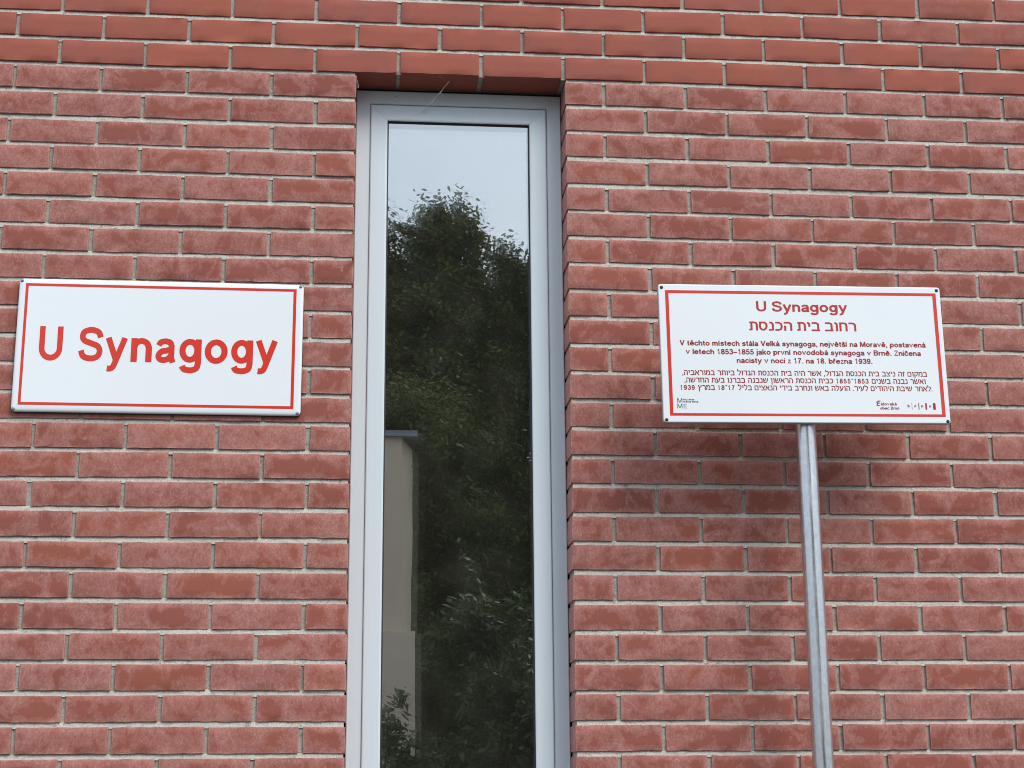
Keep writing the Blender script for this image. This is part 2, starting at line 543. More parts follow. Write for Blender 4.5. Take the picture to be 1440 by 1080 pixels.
me = bpy.data.meshes.new("wall")
me.from_pydata(V, [], F)
me.polygons.foreach_set("use_smooth", SM)
at = me.attributes.new("bl", 'FLOAT_VECTOR', 'POINT'); at.data.foreach_set("vector", np.array(A1, dtype=np.float32).ravel())
at = me.attributes.new("bx", 'FLOAT_VECTOR', 'POINT'); at.data.foreach_set("vector", np.array(A2, dtype=np.float32).ravel())
me.update()
wall = link("wall", me, M_brick, bld); wall.matrix_parent_inverse = bld_inv
# mortar skin plus the core it belongs to (recessed in the window reveals as well)
nb = len(MV)
ZTOP, ZB = ZL - ROW0 * MZ, 0.0
zt_w = ZL - MZ + .006                        # lintel joint
zb_w = ZL - (WBOT + 1) * MZ - .006
def core(x0, x1, z0, z1, y0=.0115, y1=.118):
    n = len(MV)
    MV.extend([(x0,y0,z0),(x1,y0,z0),(x1,y1,z0),(x0,y1,z0),(x0,y0,z1),(x1,y0,z1),(x1,y1,z1),(x0,y1,z1)])
    MF.extend([tuple(n + i for i in q) for q in ((0,3,2,1),(4,5,6,7),(0,1,5,4),(1,2,6,5),(2,3,7,6),(3,0,4,7))])
core(XW0 + .01, JL - .005, ZB, ZL - .0736)
core(JR + .005, XW1 - .01, ZB, ZL - .0736)
core(XW0 + .01, XW1 - .01, ZL - .0735, ZTOP)
core(JL - .0045, JR + .0045, ZB, zb_w)
me = bpy.data.meshes.new("mortar")
me.from_pydata(MV, [], MF)
MM += [1] * (len(MF) - len(MM))
me.polygons.foreach_set("material_index", MM)
sm = np.zeros(len(MF), dtype=bool); sm[:len(MF) - 24] = True
me.polygons.foreach_set("use_smooth", sm)
bm = bmesh.new(); bm.from_mesh(me); bmesh.ops.recalc_face_normals(bm, faces=bm.faces); bm.to_mesh(me); bm.free()
mortar = link("mortar", me, [M_mortar, M_mortar2], wall)

def place(o, parent):
    """parent to an object that sits away from the origin while keeping world coordinates"""
    o.parent = parent
    o.matrix_parent_inverse = Matrix.Translation(parent.location).inverted()

# backing structure, room and coping
b = MB()
BK0, BK1 = .121, .36
b.box((XW0 + .02, BK0, 0), (-.04, BK1, ZTOP - .01)); b.box((.67, BK0, 0), (XW1 - .02, BK1, ZTOP - .01))
b.box((-.0399, BK0, ZL - .075), (.6699, BK1, ZTOP - .01)); b.box((-.0399, BK0, 0), (.6699, BK1, ZL - (WBOT + 1) * MZ - .02))
o = b.build("backing_wall", M_room); o.parent = bld; o.matrix_parent_inverse = bld_inv
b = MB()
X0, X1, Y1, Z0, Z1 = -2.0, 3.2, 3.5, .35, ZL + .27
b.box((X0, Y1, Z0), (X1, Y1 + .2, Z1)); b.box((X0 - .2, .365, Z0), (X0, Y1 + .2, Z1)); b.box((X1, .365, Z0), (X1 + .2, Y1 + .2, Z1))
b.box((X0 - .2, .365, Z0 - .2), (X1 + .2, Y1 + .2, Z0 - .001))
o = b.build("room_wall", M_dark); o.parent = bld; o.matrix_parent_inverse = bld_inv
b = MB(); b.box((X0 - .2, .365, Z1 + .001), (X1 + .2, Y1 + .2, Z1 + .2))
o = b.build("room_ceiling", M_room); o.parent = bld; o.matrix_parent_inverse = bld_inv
b = MB(); b.box((XW0 - .03, -.04, ZTOP), (XW1 + .03, 4.0, ZTOP + .05)); b.box((XW0 + .03, 3.75, 0), (XW1 - .03, 3.95, ZTOP - .001))
b.box((XW0 + .03, .365, 0), (XW0 + .2, 3.749, ZTOP - .002)); b.box((XW1 - .2, .365, 0), (XW1 - .03, 3.749, ZTOP - .002))
o = b.build("roof", M_roofc, bevel=.004); o.parent = bld; o.matrix_parent_inverse = bld_inv

# ---------------------------------------------------------------- window
WZB = ZL - (WBOT + 1) * MZ + .002           # bottom of the frame
WZT = ZL - .0850                            # top of the frame, under the lintel soffit
def ring_bars(b, x0, x1, z0, z1, w, prof, mat=0, mitre=.0):
    """mitred frame; prof = [(inset fraction 0..1, y)] across the bar from outside to inside"""
    def loop(t):
        d = t * w
        return [(x0 + d, z0 + d), (x1 - d, z0 + d), (x1 - d, z1 - d), (x0 + d, z1 - d)]
    for s in range(4):
        vs = []
        for t, y in prof:
            lp = loop(t); p, q = lp[s], lp[(s + 1) % 4]
            dx, dz = q[0] - p[0], q[1] - p[1]; ll = math.hypot(dx, dz)
            g = mitre
            vs += [(p[0] + dx / ll * g, y, p[1] + dz / ll * g), (q[0] - dx / ll * g, y, q[1] - dz / ll * g)]
        n = len(prof)
        fs = [(2*i, 2*i+1, 2*i+3, 2*i+2) for i in range(n - 1)]
        b.add(vs, fs, mat)
b = MB()
FY = .110
ring_bars(b, JL + .001, JR - .001, WZB, WZT, .048,
          [(0, .150), (0, FY + .002), (.05, FY), (.86, FY), (.90, FY + .0015), (.915, FY + .009), (.98, FY + .009), (1.0, FY + .022), (1.0, .165)])
window = b.build("window", M_frame, bld); window.matrix_parent_inverse = bld_inv
b = MB(); b.box((JL + .001, .124, WZT - .001), (JR - .001, .150, ZL - .0745)); b.build("dark_gap_backing", M_gasket, window)  # dark backing strip that fills the gap between soffit and frame
SX0, SX1, SZ0, SZ1 = JL + .0448, JR - .0475, WZB + .046, WZT - .0485
b = MB(); SY = .1035
ring_bars(b, SX0, SX1, SZ0, SZ1, .0515,
          [(0, .150), (0, SY + .003), (.03, SY + .0008), (.07, SY), (.90, SY), (.96, SY + .0008), (1.0, SY + .003), (1.0, SY + .005)], mitre=.00022)
link_s = b.build("sash", M_frame, window)
b = MB()
ring_bars(b, SX0 + .0512, SX1 - .0512, SZ0 + .0512, SZ1 - .0512, .0045,
          [(0, SY + .0035), (0.5, SY + .0045), (1, SY + .0095), (1, .150)])
b.build("gasket", M_gasket, window)
GX0, GX1, GZ0, GZ1 = SX0 + .052, SX1 - .052, SZ0 + .052, SZ1 - .052
def pane(name, y, mat, tx=0.0, tz=0.0):
    b = MB(); cx, cz = (GX0 + GX1) / 2, (GZ0 + GZ1) / 2
    n, m = 2, 2
    vs, fs = [], []
    for j in range(m + 1):
        for i in range(n + 1):
            x = GX0 + (GX1 - GX0) * i / n; z = GZ0 + (GZ1 - GZ0) * j / m
            vs.append((x, y + (x - cx) * math.tan(tz) + (z - cz) * math.tan(tx), z))
    for j in range(m):
        for i in range(n):
            a = j * (n + 1) + i; fs.append((a, a + 1, a + n + 2, a + n + 1))
    b.add(vs, fs, 0, True)
    return b.build(name, mat, window)
pane("glass_pane", .1155, M_glass_out)
pane("glass_pane", .134, M_glass_in, R(.05), R(-.14))
b = MB()
b.box((JL + .002, -.03, WZB - .022), (JR - .002, .118, WZB - .003))
b.build("sill", M_frame, window, bevel=.003)

# ---------------------------------------------------------------- lettering: a stroke alphabet
def arc(cx, cy, rx, ry, a0, a1, n=14):
    return [(cx + rx * math.cos(R(a0 + (a1 - a0) * i / n)), cy + ry * math.sin(R(a0 + (a1 - a0) * i / n))) for i in range(n + 1)]
def spl(pts, n=6):
    out = []
    P = [pts[0]] + list(pts) + [pts[-1]]
    for i in range(1, len(P) - 2):
        p0, p1, p2, p3 = [np.array(q, float) for q in P[i-1:i+3]]
        for k in range(n):
            t = k / n
            q = .5 * ((2*p1) + (-p0+p2)*t + (2*p0-5*p1+4*p2-p3)*t*t + (-p0+3*p1-3*p2+p3)*t**3)
            out.append(tuple(q))
    out.append(tuple(pts[-1])); return out
def ell(cx, cy, rx, ry): return arc(cx, cy, rx, ry, 90, 450, 28)
CARON = lambda x, y=.80: [[(x - .14, y + .14), (x, y), (x + .14, y + .14)]]
ACUTE = lambda x, y=.80: [[(x - .03, y), (x + .09, y + .15)]]
DOT = lambda x: [[(x, .88), (x, 1.0)]]
G = {}
ARCH = spl([(.08, .40), (.12, .54), (.27, .622), (.42, .56), (.48, .42)]) + [(.48, 0)]
E_ = [(.09, .375), (.54, .375)] + spl([(.545, .42), (.49, .56), (.32, .622), (.14, .55), (.08, .35), (.14, .15), (.32, .072), (.46, .11), (.54, .21)])[0:]
A_ = [spl([(.085, .50), (.14, .59), (.28, .625), (.42, .585), (.465, .48)]) + [(.465, .14), (.51, 0)],
      spl([(.465, .40), (.33, .355), (.17, .32), (.085, .20), (.13, .10), (.24, .072), (.38, .12), (.465, .24)])]
O_ = [ell(.31, .35, .232, .275)]
Ss = lambda w, h, lo=.0: spl([(w*.90, h*.70), (w*.80, h*.855), (w*.50, h*.92), (w*.20, h*.86), (w*.125, h*.72), (w*.22, h*.60), (w*.50, h*.525), (w*.79, h*.44), (w*.885, h*.285), (w*.78, h*.135), (w*.50, h*.08), (w*.19, h*.14), (w*.08, h*.31)])
S_ = [spl([(.46, .49), (.40, .59), (.265, .625), (.13, .58), (.095, .49), (.16, .41), (.29, .365), (.42, .30), (.465, .20), (.40, .10), (.265, .072), (.11, .11), (.055, .22)])]
G['U'] = (.72, [[(.085, 1), (.085, .36)] + arc(.36, .36, .275, .28, 180, 360)[1:] + [(.635, 1)]])
G['S'] = (.70, [Ss(.70, 1.0)])
G['V'] = (.70, [[(.06, 1), (.35, .02)], [(.35, .02), (.64, 1)]])
G['M'] = (.84, [[(.085, 0), (.085, 1)], [(.11, .98), (.42, .06)], [(.42, .06), (.73, .98)], [(.755, 0), (.755, 1)]])
G['B'] = (.70, [[(.09, 0), (.09, .92), (.38, .92)] + arc(.38, .725, .20, .195, 90, -90)[1:] + [(.09, .53)], [(.38, .53)] + arc(.40, .305, .225, .225, 90, -90)[1:] + [(.09, .08)]])
G['Z'] = (.64, [[(.06, .92), (.56, .92), (.07, .08), (.60, .08)]])
G['E'] = (.64, [[(.58, .92), (.09, .92), (.09, .08), (.60, .08)], [(.09, .51), (.54, .51)]])
G['a'] = (.56, A_); G['e'] = (.62, [E_]); G['o'] = (.62, O_); G['s'] = (.53, S_)
G['n'] = (.56, [[(.08, .70), (.08, 0)], ARCH])
G['m'] = (.88, [[(.08, .70), (.08, 0)], spl([(.08, .42), (.12, .55), (.24, .622), (.37, .56), (.41, .44)]) + [(.41, 0)], spl([(.41, .42), (.46, .55), (.58, .622), (.71, .56), (.76, .44)]) + [(.76, 0)]])
G['h'] = (.56, [[(.08, 1), (.08, 0)], ARCH])
G['u'] = (.56, [[(.48, .70), (.48, 0)], [(.08, .70)] + spl([(.08, .27), (.14, .13), (.28, .075), (.43, .15), (.48, .28)])])
G['y'] = (.60, [[(.06, .70), (.30, .06)], [(.545, .70), (.285, -.02)] + spl([(.285, -.02), (.22, -.16), (.14, -.205), (.055, -.20)])[1:]])
G['v'] = (.60, [[(.06, .70), (.30, .07), (.54, .70)]])
G['g'] = (.61, [ell(.29, .36, .208, .265), [(.525, .70), (.525, .0)] + spl([(.525, .0), (.49, -.14), (.38, -.205), (.26, -.212), (.14, -.18), (.085, -.09)])[1:]])
G['t'] = (.35, [[(.165, .90), (.165, .20)] + spl([(.165, .20), (.21, .095), (.33, .08)])[1:], [(.01, .63), (.33, .63)]])
G['c'] = (.57, [spl([(.51, .47), (.45, .58), (.31, .625), (.14, .56), (.08, .35), (.14, .14), (.31, .072), (.45, .12), (.52, .24)])])
G['l'] = (.17, [[(.085, 1), (.085, 0)]])
G['k'] = (.55, [[(.08, 1), (.08, 0)], [(.49, .70), (.11, .30)], [(.23, .42), (.50, 0)]])
G['i'] = (.17, [[(.085, .70), (.085, 0)]] + DOT(.085))
G['j'] = (.19, [[(.10, .70), (.10, -.08), (.05, -.19), (-.05, -.20)]] + DOT(.10))
G['r'] = (.36, [[(.08, .70), (.08, 0)], spl([(.08, .40), (.13, .55), (.22, .62), (.34, .60)])])
G['p'] = (.61, [[(.08, .70), (.08, -.28)], ell(.32, .35, .208, .275)])
G['b'] = (.61, [[(.08, 1), (.08, 0)], ell(.32, .35, .208, .275)])
G['d'] = (.61, [[(.53, 1), (.53, 0)], ell(.29, .35, .208, .275)])
G['z'] = (.50, [[(.05, .63), (.42, .63), (.06, .07), (.46, .07)]])
G['1'] = (.55, [[(.12, .76), (.22, .81), (.31, .97), (.31, 0)]])
G['8'] = (.56, [ell(.28, .74, .185, .18), ell(.28, .285, .215, .21)])
G['5'] = (.56, [[(.47, .92), (.15, .92), (.10, .50)] + spl([(.10, .50), (.27, .585), (.43, .50), (.485, .32), (.42, .14), (.26, .08), (.12, .13), (.06, .25)])[1:]])
G['3'] = (.56, [spl([(.08, .74), (.14, .87), (.28, .92), (.41, .86), (.45, .73), (.39, .58), (.24, .53)]), spl([(.30, .53), (.44, .46), (.49, .29), (.42, .13), (.27, .08), (.12, .13), (.06, .27)])])
G['7'] = (.56, [[(.05, .92), (.48, .92)] + spl([(.46, .88), (.30, .55), (.22, .25), (.19, 0)])])
G['9'] = (.56, [ell(.27, .66, .195, .26), spl([(.465, .66), (.47, .42), (.41, .18), (.27, .08), (.14, .12), (.08, .22)])])
G['.'] = (.22, [[(.11, 0), (.11, .15)]])
G[','] = (.22, [[(.12, .15), (.12, 0), (.06, -.14)]])
G['–'] = (.56, [[(.0, .36), (.56, .36)]])
G[' '] = (.27, [])
for k, base, dx, fn in (('ě','e',.31,CARON), ('š','s',.265,CARON), ('č','c',.30,CARON), ('ž','z',.25,CARON), ('ř','r',.20,CARON),
                        ('á','a',.26,ACUTE), ('í','l',.07,ACUTE), ('é','e',.30,ACUTE)):
    w_, st_ = G[base]
    if k == 'í': st_ = [[(.085, .70), (.085, 0)]]
    G[k] = (w_ + (.06 if k == 'í' else 0), list(st_) + fn(dx))
# Hebrew
HB = {
 'א': (.78, [[(.06, 1), (.74, 0)], [(.70, 1), (.66, .66), (.50, .46)], [(.07, 0), (.12, .38), (.27, .66)]]),
 'ב': (.76, [[(.05, .92), (.44, .92), (.58, .82), (.61, .68), (.61, .08)], [(.02, .08), (.76, .08)]]),
 'ג': (.54, [[(.06, .92), (.26, .92), (.36, .80), (.40, .40), (.48, 0)], [(.40, .38), (.26, .10), (.03, .06)]]),
 'ד': (.72, [[(.02, .92), (.72, .92)], [(.57, .92), (.57, 0)]]),
 'ה': (.76, [[(.03, .92), (.48, .92), (.63, .82), (.67, .66), (.67, 0)], [(.14, .58), (.14, 0)]]),
 'ו': (.34, [[(.03, .92), (.14, .92), (.23, .84), (.24, .70), (.24, 0)]]),
 'ז': (.44, [[(.02, .92), (.42, .92)], [(.24, .92), (.20, 0)]]),
 'ח': (.76, [[(.03, .92), (.50, .92), (.64, .82), (.67, .66), (.67, 0)], [(.14, .92), (.14, 0)]]),
 'י': (.32, [[(.03, .92), (.13, .92), (.22, .84), (.23, .70), (.23, .48)]]),
 'כ': (.68, [[(.05, .92), (.34, .92), (.54, .80), (.60, .50), (.54, .20), (.34, .08), (.03, .08)]]),
 'ל': (.66, [[(.09, 1.30), (.09, .92), (.46, .92), (.58, .82), (.58, .62), (.48, .36), (.24, 0)]]),
 'מ': (.80, [[(.05, 1), (.18, .70), (.05, 0)], [(.18, .70), (.30, .88), (.48, .92), (.64, .80), (.70, .60), (.70, .08), (.40, .08)]]),
 'ם': (.76, [[(.09, .92), (.48, .92), (.62, .82), (.66, .66), (.66, .08), (.09, .08), (.09, .92)]]),
 'נ': (.50, [[(.10, .92), (.25, .92), (.37, .82), (.40, .66), (.40, .08), (.03, .08)]]),
 'ן': (.34, [[(.03, .92), (.14, .92), (.23, .84), (.24, .70), (.24, -.32)]]),
 'ס': (.76, [[(.03, .92), (.50, .92), (.66, .76), (.69, .52), (.62, .24), (.46, .09), (.30, .09), (.15, .24), (.09, .52), (.15, .84)]]),
 'ע': (.74, [[(.64, 1), (.62, .60), (.50, .26), (.28, .06), (.02, -.02)], [(.10, 1), (.20, .62), (.32, .18)]]),
 'צ': (.74, [[(.03, .08), (.66, .08), (.06, 1)], [(.64, 1), (.60, .68), (.36, .52)]]),
 'ץ': (.70, [[(.07, 1), (.22, .62), (.26, .30), (.26, -.32)], [(.62, 1), (.58, .72), (.25, .46)]]),
 'ק': (.76, [[(.03, .92), (.66, .92), (.66, .66), (.54, .34), (.42, .14)], [(.15, .60), (.15, -.32)]]),
 'ר': (.68, [[(.03, .92), (.40, .92), (.56, .82), (.60, .64), (.60, 0)]]),
 'ש': (.92, [[(.08, 1), (.16, .10), (.46, .08), (.68, .22), (.82, .56), (.84, 1)], [(.46, 1), (.42, .60), (.14, .34)]]),
 'ת': (.78, [[(.05, .92), (.50, .92), (.65, .82), (.69, .66), (.69, 0)], [(.22, .92), (.22, .12), (.02, .08)]]),
 '־': (.40, [[(.02, .92), (.36, .92)]]),
}

def ribbon(b, pts, w, T, y, closed=False):
    P = [np.array(p, float) for p in pts]
    Q = [P[0]]
    for p in P[1:]:
        if np.linalg.norm(p - Q[-1]) > 1e-5: Q.append(p)
    P = Q
    if len(P) < 2: return
    closed = np.linalg.norm(P[0] - P[-1]) < 1e-3
    n = len(P); vs = []
    for i in range(n):
        if closed and i in (0, n - 1): d0, d1 = P[-1] - P[-2], P[1] - P[0]
        else:
            d0 = P[i] - P[i-1] if i > 0 else P[1] - P[0]
            d1 = P[i+1] - P[i] if i < n - 1 else P[-1] - P[-2]
        d0 = d0 / np.linalg.norm(d0); d1 = d1 / np.linalg.norm(d1)
        n0, n1 = np.array([-d0[1], d0[0]]), np.array([-d1[1], d1[0]])
        m = n0 + n1; ml = np.linalg.norm(m)
        if ml < .3: m = n1; k = 1
        else: m = m / ml; k = min(1.25, 1 / max(.3, m @ n1))
        for s in (1, -1):
            q = P[i] + s * m * k * w / 2
            X, Z = T(q[0], q[1]); vs.append((X, y, Z))
    b.add(vs, [(2*i, 2*i+1, 2*i+3, 2*i+2) for i in range(n - 1)])

LIFT = 0.0
def put_glyph(b, strokes, T, w, y):
    global LIFT
    for i, s in enumerate(strokes):
        ribbon(b, s, w, T, y - .00007 * (i % 4))

def text_line(b, s, x0, x1, zb, cap, y, w=.155, table=None, track=.075, slope=0.0):
    """set a line so that it spans x0..x1 with its baseline at zb"""
    tb = dict(G)
    if table: tb.update(table)
    tot = sum(tb[c][0] + track for c in s) - track
    kx = (x1 - x0) / tot
    u = 0
    for c in s:
        gw, st = tb[c]
        T = lambda a, h, u=u: (x0 + (u + a) * kx, zb + h * cap + slope * (u + a) * kx)
        put_glyph(b, st, T, w, y)
        u += gw + track

# ---------------------------------------------------------------- sign plates
def rrect(hw, hh, r, n=6):
    out = []
    for cx, cz, a in ((hw - r, hh - r, 0), (-hw + r, hh - r, 90), (-hw + r, -hh + r, 180), (hw - r, -hh + r, 270)):
        for k in range(n + 1):
            out.append((cx + r * math.cos(R(a + 90 * k / n)), cz + r * math.sin(R(a + 90 * k / n))))
    return out
def plate_mesh(b, W, H, loops, rad):
    """loops: (inset, y, material of the band outside it)"""
    prev = None
    for ins, y, mt in loops:
        lp = [(x, y, z) for x, z in rrect(W/2 - ins, H/2 - ins, max(.002, rad - ins * .6))]
        n0 = len(b.v); b.v += lp
        if prev is not None:
            m = len(lp)
            for k in range(m):
                b.f.append((prev + k, prev + (k+1) % m, n0 + (k+1) % m, n0 + k)); b.m.append(mt); b.sm.append(True)
        prev = n0
    m = len(lp)
    b.f.append(tuple(range(prev, prev + m))); b.m.append(0); b.sm.append(False)
def border_mesh(b, o, i, y):
    (ol, orr, ob, ot), (il, ir, ib, it) = o, i
    vs = [(ol,y,ob),(orr,y,ob),(orr,y,ot),(ol,y,ot),(il,y,ib),(ir,y,ib),(ir,y,it),(il,y,it)]
    b.add(vs, [(0,1,5,4),(1,2,6,5),(2,3,7,6),(3,0,4,7)])
def screw(name, x, z, r, y, mat, parent):
    b = MB()
    n = 14
    rings = [(r, y + .0006), (r, y - .0012), (r * .72, y - .0024), (r * .25, y - .0028)]
    vs = [(x + q * math.cos(2*math.pi*k/n), yy, z + q * math.sin(2*math.pi*k/n)) for q, yy in rings for k in range(n)]
    fs = [(i*n+k, i*n+(k+1) % n, (i+1)*n+(k+1) % n, (i+1)*n+k) for i in range(3) for k in range(n)] + [tuple(range(3*n, 4*n))]
    b.add(vs, fs, 0, False)
    return b.build(name, mat, parent)

# --- left: street name plate screwed to the wall
YS = -.015
sgn = empty("street_name_sign", (-.5412, YS, ZL - .9465), "white enamel street name plate with large red letters, screwed flat on the bricks", "sign", "U Synagogy street signs")
sgn.rotation_euler = (0, R(.10), 0)
b = MB(); W, H = .8025, .3905
plate_mesh(b, W, H, [(.004, .0125, 1), (0, .0110, 1), (0, .0085, 1), (.0012, .0050, 1), (.0032, .0020, 0), (.008, .0008, 0), (.014, .0002, 0), (.020, 0, 0)], .013)
b.build("sign_plate", [M_white, M_back], sgn)
b = MB(); border_mesh(b, (-.3814, .3798, -.1752, .1792), (-.3736, .3712, -.1672, .1715), -.0004)
b.build("border", M_red, sgn)
b = MB()
CAP, BL = .0995, -.0462
for ch, xa, xb in (('U', -.3338, -.2692), ('S', -.2252, -.1576), ('y', -.1506, -.0896), ('n', -.0795, -.0212), ('a', -.0107, .0454),
                   ('g', .0553, .1170), ('o', .1262, .1905), ('g', .2002, .2616), ('y', .2690, .3306)):
    gw, st = G[ch]
    n0 = len(b.v)
    T = lambda a, h: (a, BL + h * CAP)
    put_glyph(b, st, T, .171, -.0005)
    # fit the drawn outline to the measured width
    xs = [v[0] for v in b.v[n0:]]; lo, hi = min(xs), max(xs)
    for k in range(n0, len(b.v)):
        v = b.v[k]; b.v[k] = (xa + (v[0] - lo) / (hi - lo) * (xb - xa), v[1], v[2])
b.build("lettering", M_red, sgn, recalc=False)
for x, z in ((-.3925, .1870), (.3915, .1875), (.3915, -.1875), (-.3925, -.1870)):
    screw("screw", x, z, .0046, .0006, M_screw, sgn)
for x in (-.28, .28):
    b = MB(); b.box((x - .02, .0127, -.15), (x + .02, .0165, .15)); b.build("mounting_rail", M_back, sgn)

# --- right: information sign on a galvanised post
YR = -.24
K = (4.53238 + YR) / (4.53238 - .17)
post = empty("post_sign", (1.2640, YR + .047, 0.12), "white bilingual information sign with small dark red text, carried on a galvanised steel post", "sign", "U Synagogy street signs")
zc = ZL - 2.193633 + (2.193633 - .9756) * K
xc = .021455 + (1.2784 - .021455) * K
b = MB(); W, H = .826 * K, .405 * K
plate_mesh(b, W, H, [(.003, .0175, 1), (0, .0165, 1), (0, .0050, 1), (.0006, .0018, 1), (.0020, .0004, 0), (.0035, 0, 0)], .008)
sp = b.build("sign_plate", [M_white, M_alu])
sp.rotation_euler = (0, R(-.55), 0)
sp.location = (xc, YR, zc)
bpy.context.view_layer.update()
place(sp, post)
def onplate(o): o.parent = sp; return o
b = MB(); kx = K
border_mesh(b, (-.3934*K, .3990*K, -.1826*K, .1836*K), (-.3838*K, .3888*K, -.1753*K, .1752*K), -.0004)
onplate(b.build("border", M_red))
def lines(name, mat, items):
    b = MB()
    for s, xa, xb, zb, cap, w, tb in items:
        text_line(b, s, xa*K, xb*K, zb*K, cap*K, -.0005, w, tb)
    return onplate(b.build(name, mat, recalc=False))
lines("lettering", M_hred, [("U Synagogy", -.1315, .1335, .1237, .0305, .165, None)])
rev = lambda s: s[::-1]
lines("lettering", M_hred, [(rev("רחוב בית הכנסת"), -.1555, .1565, .0672, .0258, .178, HB)])
lines("lettering", M_dred, [
    ("V těchto místech stála Velká synagoga, největší na Moravě, postavená", -.3570, .3567, .0212, .0152, .178, None),
    ("v letech 1853–1855 jako první novodobá synagoga v Brně. Zničena", -.3408, .3406, -.0038, .0152, .178, None),
    ("nacisty v noci z 17. na 18. března 1939.", -.1957, .1971, -.0287, .0152, .178, None)])
HX = dict(HB)
for dgt in "1853790":
    if dgt in G: HX[dgt] = (G[dgt][0] + .10, G[dgt][1])
HX[' '] = (.36, [])
lines("lettering", M_dred, [
    ("," + rev("במקום זה ניצב בית הכנסת הגדול, אשר היה בית הכנסת הגדול ביותר במוראביה"), -.3541, .3542, -.0650, .0138, .166, HX),
    ("," + rev("כבית הכנסת הראשון שנבנה בברנו בעת החדשה") + " 1855־1853 " + rev("ואשר נבנה בשנים"), -.3486, .3487, -.0866, .0138, .166, HX),
    ("1939 " + rev("במרץ") + " 18־17 " + rev("לאחר שיבת היהודים לעיר. הועלה באש ונחרב בידי הנאצים בליל") + ".", -.3620, .3665, -.1080, .0138, .166, HX)])
# logos along the foot of the sign
lines("logo", M_ink, [("M", -.3717, -.3565, -.1457, .0134, .085, None), ("muzeum", -.3545, -.3225, -.1382, .0050, .15, None), ("města Brna", -.3545, -.3120, -.1446, .0050, .15, None),
                      ("M", -.3722, -.3570, -.1617, .0134, .085, None), ("E", -.3545, -.3440, -.1617, .0134, .085, None)])
b = MB()
text_line(b, "idovská", .2130*K, .2586*K, -.1498*K, .0085*K, -.0005, .16)
text_line(b, "obec Brno", .2096*K, .2655*K, -.1618*K, .0085*K, -.0005, .16)
zl = [[(.30, 1.0), (.02, .95), (.10, .50), (.0, .08), (.40, .10)], [(.10, .62), (.42, .72)], [(.15, 1.25), (.30, 1.12), (.48, 1.28)]]
put_glyph(b, zl, lambda a, h: ((.2010 + a * .0225) * K, (-.1512 + h * .0118) * K), .16, -.0005)
onplate(b.build("logo", M_dred, recalc=False))
b = MB()
for ch, x in (("b", .2900), ("r", .3100), ("n", .3296), ("o", .3525)):
    text_line(b, ch, (x + .0002)*K, (x + .0058)*K, -.1548*K, .0078*K, -.0005, .2)
def bar(x, w):
    b.add([((x - w/2)*K, -.0005, -.1614*K), ((x + w/2)*K, -.0005, -.1614*K), ((x + w/2)*K, -.0005, -.1427*K), ((x - w/2)*K, -.0005, -.1427*K)], [(0,1,2,3)])
bar(.3028, .0010); bar(.3228, .0022); bar(.3440, .0044); bar(.3680, .0072)
onplate(b.build("logo", M_dred, recalc=False))
for x, z in ((-.4030, .1918), (.4025, .1925), (.4040, -.1955), (-.4035, -.1945)):
    onplate(screw("bolt", x*K, z*K, .0047, .0004, M_bolt, None))
# post with its clamps
b = MB()
b.tube([(1.2640, YR + .047, .12), (1.2640, YR + .047, zc + .13)], [.0282, .0282], 48)
o = b.build("post", M_galv); place(o, post)
for dz in (-.10, .11):
    b = MB()
    b.tube([(1.2640, YR + .047, zc + dz - .016), (1.2640, YR + .047, zc + dz + .016)], [.0305, .0305], 32)
    b.box((1.2640 - .12, YR + .0177, zc + dz - .014), (1.2640 + .12, YR + .0200, zc + dz + .014))
    o = b.build("clamp", M_alu); place(o, post)
b = MB(); b.tube([(1.2640, YR + .047, .12), (1.2640, YR + .047, .14), (1.2640, YR + .047, .15)], [.055, .052, .030], 32)
o = b.build("foot_collar", M_galv); place(o, post)

# ---------------------------------------------------------------- cobweb in the window head
def wp(px, py, Y):
    d = f + rt2 * ((px - 720) / 2291.83) - up2 * ((py - 540) / 2291.83)
    t = (Y + 4.53238) / d.y
    return M.translation + d * t
b = MB()
def thread(pts, r):
    b.tube(pts, [r] * len(pts), 5)
p0, p1 = wp(633, 112, .045), wp(593, 158, .098)
pts = []
for k in range(13):
    t = k / 12
    q = p0.lerp(p1, t); q.z -= .004 * math.sin(math.pi * t); q.x += rng.normal(0, .0008); q.z += rng.normal(0, .0008); pts.append(q)
b.tube(pts, [.0016 + .0009 * math.sin(k * 1.9) for k in range(13)], 5)
thread([p0, wp(655, 110.5, .05), wp(682, 110, .06), wp(700, 112, .07)], .0005)
thread([p0, wp(622, 109, .02), wp(618, 107.5, .004)], .0006)
web = b.build("cobweb", M_web)
prop(web, "thin dusty cobweb thread hanging under the window lintel", "cobweb")
b = MB()
q0 = wp(502.5, 113, .02)
thread([q0, q0 + Vector((.001, .01, -.004)), q0 + Vector((.003, .012, -.012)), q0 + Vector((.002, .014, -.018))], .0018)
web = b.build("cobweb", M_web)
prop(web, "tiny pale scrap of cobweb in the top left corner of the window recess", "cobweb")

